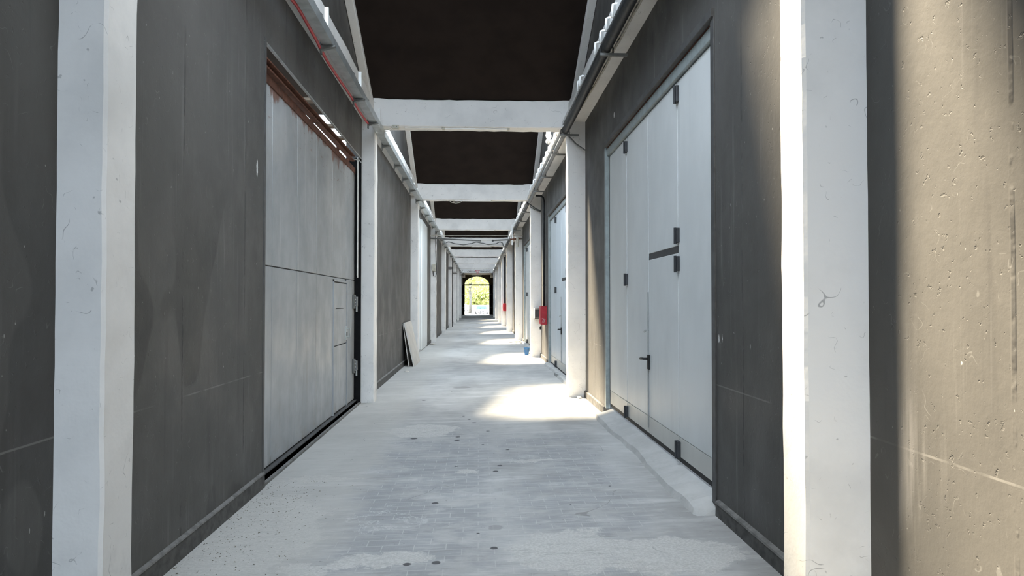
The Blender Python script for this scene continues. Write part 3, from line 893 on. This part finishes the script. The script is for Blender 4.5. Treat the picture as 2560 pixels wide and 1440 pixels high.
# ------------------------------------------------------------------ rods and cable across the corridor near the third and fourth beams
tag(MB().tube([(-1.86, 27.7, 4.128), (-0.8, 27.7, 4.13), (1.725, 27.7, 4.14)], 0.013, 8).build('cross_wire', MAT['beige'], origin=(-1.64, 27.7, 4.12)), 'thin taut wire crossing the corridor just before the third cross beam', 'wire')
cr = thing('tie_rod', (-1.6, 27.9, 4.03), 'dark tie rod across the corridor, joined in the middle by a thin wire', 'rod')
MB().tube([(-1.86, 27.9, 4.045), (-0.8, 27.9, 4.0), (0.10, 27.9, 3.955)], 0.026, 8).build('rod_half', MAT['bracket'], cr)
MB().tube([(0.56, 27.9, 3.97), (1.0, 27.9, 3.995), (1.725, 27.9, 4.05)], 0.028, 8).build('rod_half', MAT['bracket'], cr)
MB().tube([(0.08, 27.9, 3.955), (0.60, 27.9, 3.97)], 0.008, 6).build('link_wire', MAT['beige'], cr)
MB().lathe([(0.0, -0.045), (0.045, -0.02), (0.045, 0.02), (0.0, 0.045)], (0.56, 27.9, 3.965), 12).build('shackle', MAT['hinge'], cr)
wp = []
keys = [(-1.68, 4.30), (-1.62, 4.56), (-1.5, 4.59), (-1.1, 4.49), (-0.75, 4.45), (-0.42, 4.50), (-0.10, 4.585), (0.2, 4.53), (0.5, 4.465), (0.85, 4.50), (1.08, 4.60), (1.2, 4.55), (1.26, 4.38), (1.33, 4.32)]
for a, b in zip(keys, keys[1:]):
    for t in range(5):
        s = t / 5
        wp.append((a[0] + (b[0] - a[0]) * s, 36.1, a[1] + (b[1] - a[1]) * s * s * (3 - 2 * s)))
tag(MB().tube(wp, 0.026, 8).build('wavy_cable', MAT['bracket'], origin=wp[0], smooth=True), 'dark wavy cable sagging across the corridor in front of the fourth cross beam', 'cable')

fl = thing('floodlight_bracket', (1.41, 27.6, 4.0), 'white tube bracket standing up from the pipes at the third pillar', 'bracket')
MB().tube([(1.30, 27.62, 3.78), (1.30, 27.62, 4.56)], 0.036, 10).build('post', MAT['whiteplastic'], fl)
MB().tube([(1.22, 27.6, 3.99), (1.62, 27.6, 4.03)], 0.028, 8).build('arm', MAT['rust'], fl)
MB().tube([(1.49, 27.5, 3.70), (1.49, 27.5, 4.06)], 0.05, 10).build('socket', MAT['beige'], fl)
MB().tube([(1.22, 27.55, 4.02), (1.27, 27.55, 4.2), (1.29, 27.58, 4.30)], 0.022, 8).build('brace', MAT['whiteplastic'], fl)

# cable drop with a box on the third left pillar
cdp = thing('junction_box', (-1.72, 28.05, 2.65), 'beige box with a looped dark cable on the fourth pillar of the left wall', 'box')
MB().box(-1.80, -1.66, 28.0, 28.09, 2.78, 3.05).build('casing', MAT['beigebox'], cdp, bevel=0.008)
MB().tube([(-1.60, 28.05, 4.42), (-1.66, 28.05, 4.15), (-1.645, 28.05, 3.2), (-1.62, 28.05, 2.72), (-1.66, 28.04, 2.58), (-1.74, 28.04, 2.60), (-1.76, 28.04, 2.80)], 0.014, 8).build('cable', MAT['pipe'], cdp, smooth=True)

# dark downpipe further along the left wall
dp = thing('downpipe', (-1.62, 44.6, 0.1), 'thin dark downpipe held by double bars beside a far pillar on the left', 'pipe')
MB().tube([(-1.60, 44.62, 0.05), (-1.60, 44.62, 4.4)], 0.028, 8).build('tube', MAT['pipe'], dp)
for z in (3.62, 3.72):
    MB().tube([(-1.86, 44.60, z), (-1.59, 44.60, z)], 0.02, 6).build('bar', MAT['pipe'], dp)
dp2 = thing('wall_bars', (-1.7, 52.6, 3.6), 'pair of short dark bars in front of the seventh pillar of the left wall', 'bar')
for z in (3.66, 3.76):
    MB().tube([(-1.88, 52.9, z), (-1.56, 52.9, z)], 0.02, 6).build('bar', MAT['pipe'], dp2)

# ------------------------------------------------------------------ red hydrant boxes and feed pipes
hb = thing('hydrant_box', (1.65, 18.3, 1.0), 'red fire hydrant box with white scribbles on the wall by the bluish door', 'box', 'red hydrant boxes')
MB().box(1.575, 1.72, 18.0, 18.55, 1.02, 1.485).build('casing', MAT['redbox'], hb, bevel=0.006)
MB().box(1.562, 1.576, 18.03, 18.52, 1.05, 1.455).build('door', MAT['redbox'], hb, bevel=0.004)
MB().box(1.572, 1.722, 17.992, 18.0, 1.478, 1.49).build('lid_edge', MAT['redbox'], hb)
sc = MB()
rnd = random.Random(3)
for k in range(6):
    cx, cz = 1.64 + rnd.uniform(-0.03, 0.03), 1.08 + k * 0.016
    sc.tube([(cx - 0.03, 17.996, cz), (cx - 0.01, 17.996, cz + 0.022), (cx + 0.005, 17.996, cz - 0.008), (cx + 0.03, 17.996, cz + 0.018)], 0.003, 5)
sc.build('scribble', MAT['mark'], hb)
MB().tube([(1.57, 18.05, 0.98), (1.55, 18.05, 0.94), (1.56, 18.05, 0.90)], 0.02, 8).build('valve', MAT['black'], hb)
fp = thing('feed_pipe', (1.67, 18.25, 1.5), 'black vertical feed pipe rising from the nearer red hydrant box', 'pipe', 'hydrant feed pipes')
MB().tube([(1.665, 18.25, 1.49), (1.665, 18.25, 4.15), (1.65, 18.25, 4.24), (1.60, 18.25, 4.29), (1.45, 18.25, 4.30)], 0.026, 10).build('tube', MAT['pipe'], fp, smooth=True)
for z in (2.0, 3.2):
    MB().box(1.63, 1.72, 18.235, 18.265, z, z + 0.03).build('clip', MAT['bracket'], fp)
hb2 = thing('hydrant_box', (1.6, 44.4, 1.0), 'red hydrant box with a dark pipe above, further down the corridor', 'box', 'red hydrant boxes')
MB().box(1.53, 1.72, 44.25, 44.65, 1.02, 1.49).build('casing', MAT['redbox'], hb2, bevel=0.006)
MB().box(1.515, 1.53, 44.28, 44.62, 1.05, 1.46).build('door', MAT['redbox'], hb2)
fp2 = thing('feed_pipe', (1.62, 44.4, 1.5), 'dark vertical feed pipe above the farther red hydrant box', 'pipe', 'hydrant feed pipes')
MB().tube([(1.62, 44.4, 1.49), (1.62, 44.4, 4.35)], 0.05, 10).build('tube', MAT['pipe'], fp2)

mbx = thing('letter_box', (1.60, 19.7, 1.25), 'small black metal box on the pillar behind the red hydrant box', 'box')
MB().prism([(19.58, 1.17), (19.80, 1.12), (19.80, 1.43), (19.56, 1.40)], 'x', 1.54, 1.68).build('casing', MAT['hinge'], mbx, bevel=0.006)
MB().box(1.522, 1.54, 19.56, 19.80, 1.14, 1.42).build('lid', MAT['whiteplastic'], mbx, bevel=0.004)

# ------------------------------------------------------------------ leaning boards on the left
def board(y0, y1, xb, xt, zt, th, label):
    t = thing('board', ((xb + xt) / 2, (y0 + y1) / 2, 0.0), label, 'board', 'boards leaning on the left wall')
    zb = fz(xb) + 0.002
    dx, dz = xt - xb, zt - zb
    L = math.hypot(dx, dz)
    nx, nz = dz / L, -dx / L                      # outward normal
    cr_ = [(xb, zb), (xt, zt), (xt - nx * th, zt - nz * th), (xb - nx * th, zb - nz * th + 0.0)]
    k = 0.52
    ym = y0 + (y1 - y0) * k
    MB().prism(cr_, 'y', y0, ym - 0.004).build('plank', MAT['board'], t, bevel=0.003)
    MB().prism(cr_, 'y', ym + 0.004, y1).build('plank', MAT['board'], t, bevel=0.003)
    e = 0.3 * th
    MB().prism([(xb - nx * e, zb + 0.004 - nz * e), (xt - nx * e, zt - 0.004 - nz * e), (xt - nx * th * 0.9, zt - 0.004 - nz * th * 0.9), (xb - nx * th * 0.9, zb + 0.004 - nz * th * 0.9)], 'y', y0 + 0.01, y1 - 0.01).build('core', MAT['board_edge'], t)
    return t


board(17.70, 19.45, -1.555, -1.80, 1.085, 0.03, 'cream two-plank board leaning on the dark wall, the outer of the two')
board(17.74, 19.40, -1.690, -1.835, 1.06, 0.018, 'thin cream board tucked behind the other board leaning on the dark wall')

# ------------------------------------------------------------------ small things on the floor
bk = thing('bucket', (1.385, 20.65, fz(1.385)), 'small blue plastic bucket standing by the second pillar from the right door', 'bucket')
MB().lathe([(0.052, 0.0), (0.057, 0.002), (0.082, 0.20), (0.088, 0.203), (0.088, 0.215), (0.078, 0.215), (0.054, 0.012), (0.0, 0.01)], (1.385, 20.65, fz(1.385)), 24).build('pail', MAT['blue'], bk)
MB().tube([(1.385 + 0.088 * math.cos(a_), 20.65 - 0.03 - 0.06 * abs(math.sin(a_)), fz(1.385) + 0.20 - 0.05 * math.sin(a_)) for a_ in [PI * k / 12 for k in range(13)]], 0.003, 6).build('handle', MAT['bracket'], bk)


def stone(name, c, r, mat, seed, label, group, fl=0.6):
    rnd = random.Random(seed)
    prof, n = [], 9
    v, f = [], []
    rings = [(0.0, 0.55), (0.25, 0.95), (0.6, 0.9), (0.9, 0.5)]
    for (h, q) in rings:
        for k in range(n):
            an = 2 * PI * k / n
            rr = r * q * rnd.uniform(0.75, 1.15)
            v.append((c[0] + rr * math.cos(an), c[1] + rr * 1.3 * math.sin(an), c[2] + h * r * fl * rnd.uniform(0.9, 1.1)))
    for i in range(3):
        for k in range(n):
            f.append((i * n + k, i * n + (k + 1) % n, (i + 1) * n + (k + 1) % n, (i + 1) * n + k))
    f += [tuple(range(n))[::-1], tuple(3 * n + k for k in range(n))]
    return tag(MB().add(v, f).build(name, mat, origin=c), label, 'rubble', group)


rub = [(1.22, 27.2, 0.10, 'flat pale rubble lump farthest out from the pillar beyond the blue bucket'), (1.47, 27.25, 0.14, 'largest pale rubble lump at the pillar foot beyond the blue bucket'),
       (1.58, 26.55, 0.09, 'pale rubble lump nearest the grey door beyond the blue bucket'), (1.38, 26.7, 0.07, 'small pale rubble lump in front of the largest lump'),
       (1.66, 27.0, 0.08, 'pale rubble lump in the corner behind the largest lump')]
for k, (x, y, r, lab) in enumerate(rub):
    stone('rubble_lump', (x, y, fz(x)), r, MAT['rubble'], k, lab, 'rubble by the far pillar')
stone('cement_lump', (1.58, 21.2, fz(1.58)), 0.13, MAT['rubble'], 31, 'pale cement lump beside the blue bucket', 'cement lumps')
stone('cement_lump', (1.60, 11.36, fz(1.6)), 0.05, MAT['rubble'], 32, 'crumbled cement at the foot of the second right pillar', 'cement lumps')
stone('plaster_scrap', (-1.62, 16.5, fz(-1.62)), 0.07, MAT['rubble'], 33, 'white plaster scrap on the floor before the leaning boards', 'plaster scraps', 0.3)
stone('plaster_scrap', (-1.70, 26.9, fz(-1.7)), 0.12, MAT['rubble'], 34, 'pale plaster scrap at the wall foot past the white door', 'plaster scraps', 0.4)

pl = MB()
pl.prism([(1.575, 14.95), (1.66, 15.15), (1.735, 14.1), (1.65, 14.0)], 'z', fz(1.65) + 0.005, fz(1.65) + 0.055)
tag(pl.build('stone_slab', MAT['slabgrey'], origin=(1.65, 14.5, fz(1.65)), bevel=0.005), 'loose grey stone slab lying at the foot of the bluish folding door', 'slab')

# leaf litter and grit near the left wall
mb = MB()
rnd = random.Random(77)
for k in range(650):
    y = rnd.uniform(4.0, 6.5)
    x = -1.82 + abs(rnd.gauss(0, 0.30)) * (1.0 if y > 4.6 else 1.2)
    if x > -0.9: continue
    s = rnd.uniform(0.002, 0.007) * (1.6 if rnd.random() < 0.05 else 1)
    a_ = rnd.uniform(0, PI)
    z = fz(x) + 0.001
    ca, sa = math.cos(a_) * s, math.sin(a_) * s
    q = rnd.uniform(0.3, 0.6)
    mb.add([(x - ca, y - sa, z), (x + sa * q, y - ca * q, z + s * 0.5), (x + ca, y + sa, z + s * 0.2), (x - sa * q, y + ca * q, z + s * 0.6)], [(0, 1, 2), (0, 2, 3), (0, 3, 2, 1)])
tag(mb.build('leaf_litter', MAT['leafdry']), 'scattered dry leaf crumbs and grit along the foot of the near left wall', 'litter', None, 'stuff')

# ------------------------------------------------------------------ far end: sign, dark passage, arch
sg = thing('road_sign', (-0.1, 69.5, 4.35), 'long white sign with dark lettering and a faded red triangle over the far passage', 'sign')
MB().box(-1.66, 1.39, 69.50, 69.54, 4.37, 4.74).build('sign_board', MAT['signwhite'], sg)


def text(body, x0, x1, z, h, parent, name):
    cu = bpy.data.curves.new(name, 'FONT')
    cu.body = body
    cu.size = 0.30
    cu.extrude = 0.004
    cu.offset = 0.006
    o = bpy.data.objects.new(name, cu)
    C.objects.link(o)
    cu.materials.append(MAT['ink'])
    bpy.context.view_layer.update()
    wdt = o.dimensions.x
    me = bpy.data.meshes.new_from_object(o.evaluated_get(bpy.context.evaluated_depsgraph_get()))
    bpy.data.objects.remove(o)
    o = bpy.data.objects.new(name, me)
    C.objects.link(o)
    o.parent = parent
    o.rotation_euler = (PI / 2, 0, 0)
    o.scale = ((x1 - x0) / wdt, h / 0.21, 1)
    p0 = Vector(WLOC[parent.name])
    o.location = Vector((x0, 69.494, z)) - p0
    return o


text('CARRAIO', -1.07, -0.22, 4.43, 0.14, sg, 'lettering')
text('TRANSITO.', 0.16, 1.20, 4.43, 0.14, sg, 'lettering')
MB().prism([(-0.36, 4.64), (0.17, 4.64), (-0.10, 4.24)], 'y', 69.475, 69.49).build('triangle', MAT['pink'], sg)
MB().prism([(-0.23, 4.58), (0.04, 4.58), (-0.10, 4.36)], 'y', 69.468, 69.475).build('triangle_centre', MAT['palepink'], sg)
MB().box(-1.60, -1.42, 69.49, 69.50, 4.46, 4.66).build('small_plate', MAT['whiteplastic'], sg)
MB().prism([(-1.57, 4.60), (-1.57, 4.53), (-1.51, 4.53), (-1.46, 4.61), (-1.51, 4.57)], 'y', 69.482, 69.49).build('emblem', MAT['ink'], sg)
MB().box(1.28, 1.36, 69.46, 69.50, 4.42, 4.70).build('side_plate', MAT['whiteplastic'], sg)
tl = thing('tube_light', (-0.15, 69.45, 4.72), 'white tube light mounted on the top edge of the far sign', 'light', 'tube lights at the far end')
MB().box(-0.73, 0.43, 69.42, 69.49, 4.69, 4.76).build('housing', MAT['whiteplastic'], tl, bevel=0.004)

# passage shell
mb = MB()
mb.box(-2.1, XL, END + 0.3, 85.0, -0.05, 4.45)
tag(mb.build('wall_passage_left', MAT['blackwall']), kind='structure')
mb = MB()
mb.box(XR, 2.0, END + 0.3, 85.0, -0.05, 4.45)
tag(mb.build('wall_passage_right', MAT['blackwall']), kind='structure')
mb = MB().box(-2.1, 2.0, END + 0.25, 85.6, 4.75, 4.95).box(-2.1, 2.0, END + 0.25, END + 0.4, 4.4, 4.75)
mb.box(-2.1, XL + 0.3, END + 0.25, 85.6, 4.40, 4.76).box(XR - 0.3, 2.0, END + 0.25, 85.6, 4.40, 4.76)
tag(mb.build('ceiling_passage', MAT['passage']), kind='structure')
# end wall with an arch
AX0, AX1, AZ, AT, Y0 = -1.62, 1.27, 3.60, 4.55, 85.0
cx, rx, rz = (AX0 + AX1) / 2, (AX1 - AX0) / 2, AT - AZ
arc = [(cx + rx * math.cos(PI - PI * k / 24), AZ + rz * math.sin(PI - PI * k / 24)) for k in range(25)]
mb = MB()
v, f = [], []
for (yy) in (Y0, Y0 + 0.5):
    for (x, z) in arc:
        v.append((x, yy, z)); v.append((x, yy, 5.4))
n2 = 50
for k in range(24):
    a = k * 2
    f += [(a, a + 2, a + 3, a + 1), (n2 + a, n2 + a + 1, n2 + a + 3, n2 + a + 2), (a, n2 + a, n2 + a + 2, a + 2)]
mb.add(v, f)
mb.box(-2.6, AX0, Y0, Y0 + 0.5, -0.1, 5.4).box(AX1, 2.6, Y0, Y0 + 0.5, -0.1, 5.4)
tag(mb.build('wall_arch', MAT['passage']), kind='structure')
ab = MB().box(AX0, AX1, Y0 + 0.05, Y0 + 0.20, 3.50, 3.64)
tag(ab.build('trim_transom_bar', MAT['frame_dark']), kind='structure')
for (xa, xb, lab) in ((-1.85, -1.60, 'dark open gate leaf folded against the left side of the far arch'), (1.30, 1.56, 'dark open gate leaf folded against the right side of the far arch')):
    g = thing('gate_leaf', ((xa + xb) / 2, 83.5, 0.05), lab, 'gate', 'gate leaves at the arch')
    MB().box(xa, xb, 83.4, 84.9, 0.10, 3.5).build('panel', MAT['blackwall'], g, bevel=0.01)
    MB().box(xa + 0.02, xb - 0.02, 83.37, 83.40, 0.9, 1.0).box(xa + 0.02, xb - 0.02, 83.37, 83.40, 2.4, 2.5).build('rail', MAT['frame_dark'], g)
tl = thing('tube_light', (-0.2, 82.0, 4.6), 'pale tube light hanging in the dark passage before the arch', 'light', 'tube lights at the far end')
MB().box(-0.78, 0.36, 82.0, 82.08, 4.56, 4.64).build('housing', MAT['whiteplastic'], tl)
MB().box(-0.60, -0.58, 82.03, 82.05, 4.64, 4.76).box(0.16, 0.18, 82.03, 82.05, 4.64, 4.76).build('hanger', MAT['bracket'], tl)

# ------------------------------------------------------------------ the street beyond
mb = MB().box(-40, 40, 85.5, 190, -0.6, -0.18)
tag(mb.build('street', MAT['street']), kind='structure')
mb = MB().box(-30, 30, 122, 122.4, -0.2, 1.0)
tag(mb.build('street_wall', MAT['hallwall']), 'low white wall along the far side of the sunlit street', 'wall', None, 'structure')


def tree(x, y, h, r, seed, label):
    t = thing('tree', (x, y, -0.2), label, 'tree', 'street trees')
    rnd = random.Random(seed)
    MB().tube([(x, y, -0.2), (x + 0.1, y, h * 0.25), (x - 0.05, y, h * 0.45), (x + 0.1, y, h * 0.7)], 0.22, 9).build('trunk', MAT['bark'], t, smooth=True)
    m_ = MB()
    for k in range(1500):
        u, th, q = rnd.uniform(-1, 1), rnd.uniform(0, 2 * PI), rnd.random() ** 0.4
        s = math.sqrt(1 - u * u)
        p = Vector((x + r * q * s * math.cos(th), y + r * q * s * math.sin(th), (h * 0.72 if seed == 1 else h * 0.42) + r * 0.85 * q * u))
        e = rnd.uniform(0.12, 0.3) if seed == 1 else rnd.uniform(0.25, 0.5)
        a = Vector((rnd.uniform(-1, 1), rnd.uniform(-1, 1), rnd.uniform(-1, 1))).normalized() * e
        b = a.cross(Vector((rnd.uniform(-1, 1), rnd.uniform(-1, 1), rnd.uniform(-1, 1)))).normalized() * e * 0.5
        m_.add([p - a, p + b, p + a, p - b], [(0, 1, 2, 3)])
    m_.build('foliage', MAT['leaf'], t)


tree(-1.25, 108, 7.5, 3.0, 1, 'slender street tree with a bare grey trunk seen through the left of the arch')
tree(4.6, 135, 9.0, 4.6, 2, 'leafy yellow green tree beyond the white street wall, behind the car')
tree(-5.4, 136, 9.5, 4.8, 3, 'leafy yellow green tree beyond the white street wall, behind the slender tree')
tree(0.0, 149, 10.0, 5.4, 4, 'pale green tree farthest off behind the street wall, in the middle of the arch')

for k, (bx, by, lab) in enumerate(((-4.3, 125.5, 'pale green shrub behind the street wall, behind the slender tree'), (0.0, 126, 'pale green shrub behind the street wall, directly behind the car roof'), (4.3, 125.5, 'pale green shrub behind the street wall at the arch side nearer the red boxes'))):
    sh = thing('shrub', (bx, by, -0.2), lab, 'shrub', 'shrubs behind the street wall')
    rnd = random.Random(60 + k)
    m_ = MB()
    for q_ in range(900):
        u, th, q = rnd.uniform(-1, 1), rnd.uniform(0, 2 * PI), rnd.random() ** 0.4
        s_ = math.sqrt(1 - u * u)
        p = Vector((bx + 1.9 * q * s_ * math.cos(th), by + 1.5 * q * s_ * math.sin(th), 1.9 + 1.9 * q * u))
        e = rnd.uniform(0.2, 0.4)
        a = Vector((rnd.uniform(-1, 1), rnd.uniform(-1, 1), rnd.uniform(-1, 1))).normalized() * e
        b = a.cross(Vector((rnd.uniform(-1, 1), rnd.uniform(-1, 1), rnd.uniform(-1, 1)))).normalized() * e * 0.6
        m_.add([p - a, p + b, p + a, p - b], [(0, 1, 2, 3)])
    m_.build('foliage', MAT['leaf'], sh)
    MB().tube([(bx, by, -0.2), (bx, by, 1.8)], 0.09, 7).build('stem', MAT['bark'], sh)

car = thing('car', (0.45, 104, -0.18), 'white car with a blue tinted windscreen parked on the street beyond the arch', 'car')
cp = [(-1.9, 0.25), (-1.9, 0.62), (-1.15, 0.80), (-0.55, 1.22), (0.9, 1.25), (1.75, 0.85), (1.9, 0.75), (1.9, 0.25)]
MB().prism([(104 + a, -0.18 + b * 0.92) for a, b in cp], 'x', -0.42, 1.32).build('body', MAT['carbody'], car, bevel=0.06, seg=3)
MB().add([(-0.32, 102.80, 0.59), (1.22, 102.80, 0.59), (1.12, 103.40, 0.93), (-0.22, 103.40, 0.93)], [(0, 1, 2, 3)]).add([(-0.32, 102.82, 0.57), (1.22, 102.82, 0.57), (1.12, 103.42, 0.91), (-0.22, 103.42, 0.91)], [(0, 3, 2, 1)]).build('windscreen', MAT['carglass'], car)
for (wx, wy) in ((-0.42, 102.75), (1.16, 102.75), (-0.42, 105.3), (1.16, 105.3)):
    MB().prism([(wy + 0.30 * math.cos(2 * PI * k / 18), 0.12 + 0.30 * math.sin(2 * PI * k / 18)) for k in range(18)], 'x', wx, wx + 0.16).build('wheel', MAT['tyre'], car)
for hx in (-0.30, 0.98):
    MB().box(hx, hx + 0.22, 102.07, 102.1, 0.27, 0.37).build('headlight', MAT['whiteplastic'], car)
MB().box(0.0, 0.9, 102.06, 102.1, 0.10, 0.22).build('grille', MAT['tyre'], car)


def bicycle(x, y, label):
    b = thing('bicycle', (x, y, -0.18), label, 'bicycle', 'bicycles parked beyond the arch')
    z = -0.18 + 0.33
    for dx in (-0.5, 0.5):
        ring = [(x + dx + 0.33 * math.cos(2 * PI * k / 20), y, z + 0.33 * math.sin(2 * PI * k / 20)) for k in range(21)]
        wl = MB().tube(ring, 0.028, 6).build('wheel', MAT['tyre'], b)
        sp = MB()
        for k in range(6):
            an = PI * k / 6
            sp.tube([(x + dx - 0.31 * math.cos(an), y, z - 0.31 * math.sin(an)), (x + dx + 0.31 * math.cos(an), y, z + 0.31 * math.sin(an))], 0.004, 4)
        sp.build('spokes', MAT['chrome'], wl)
    fr = MB()
    fr.tube([(x - 0.5, y, z), (x - 0.2, y, z + 0.42), (x + 0.33, y, z + 0.45), (x - 0.06, y, z), (x - 0.5, y, z)], 0.02, 6)
    fr.tube([(x + 0.5, y, z), (x + 0.31, y, z + 0.62)], 0.018, 6)
    fr.build('frame', MAT['chrome'], b)
    MB().tube([(x + 0.31, y - 0.24, z + 0.66), (x + 0.30, y, z + 0.62), (x + 0.31, y + 0.24, z + 0.66)], 0.014, 6).build('handlebar', MAT['chrome'], b)
    MB().box(x - 0.34, x - 0.10, y - 0.06, y + 0.06, z + 0.55, z + 0.60).tube([(x - 0.06, y, z), (x - 0.22, y, z + 0.56)], 0.014, 6).build('saddle', MAT['tyre'], b)


bicycle(-1.15, 96, 'bicycle parked beyond the arch in front of the slender tree')
bicycle(0.45, 97, 'bicycle parked beyond the arch in front of the white car')
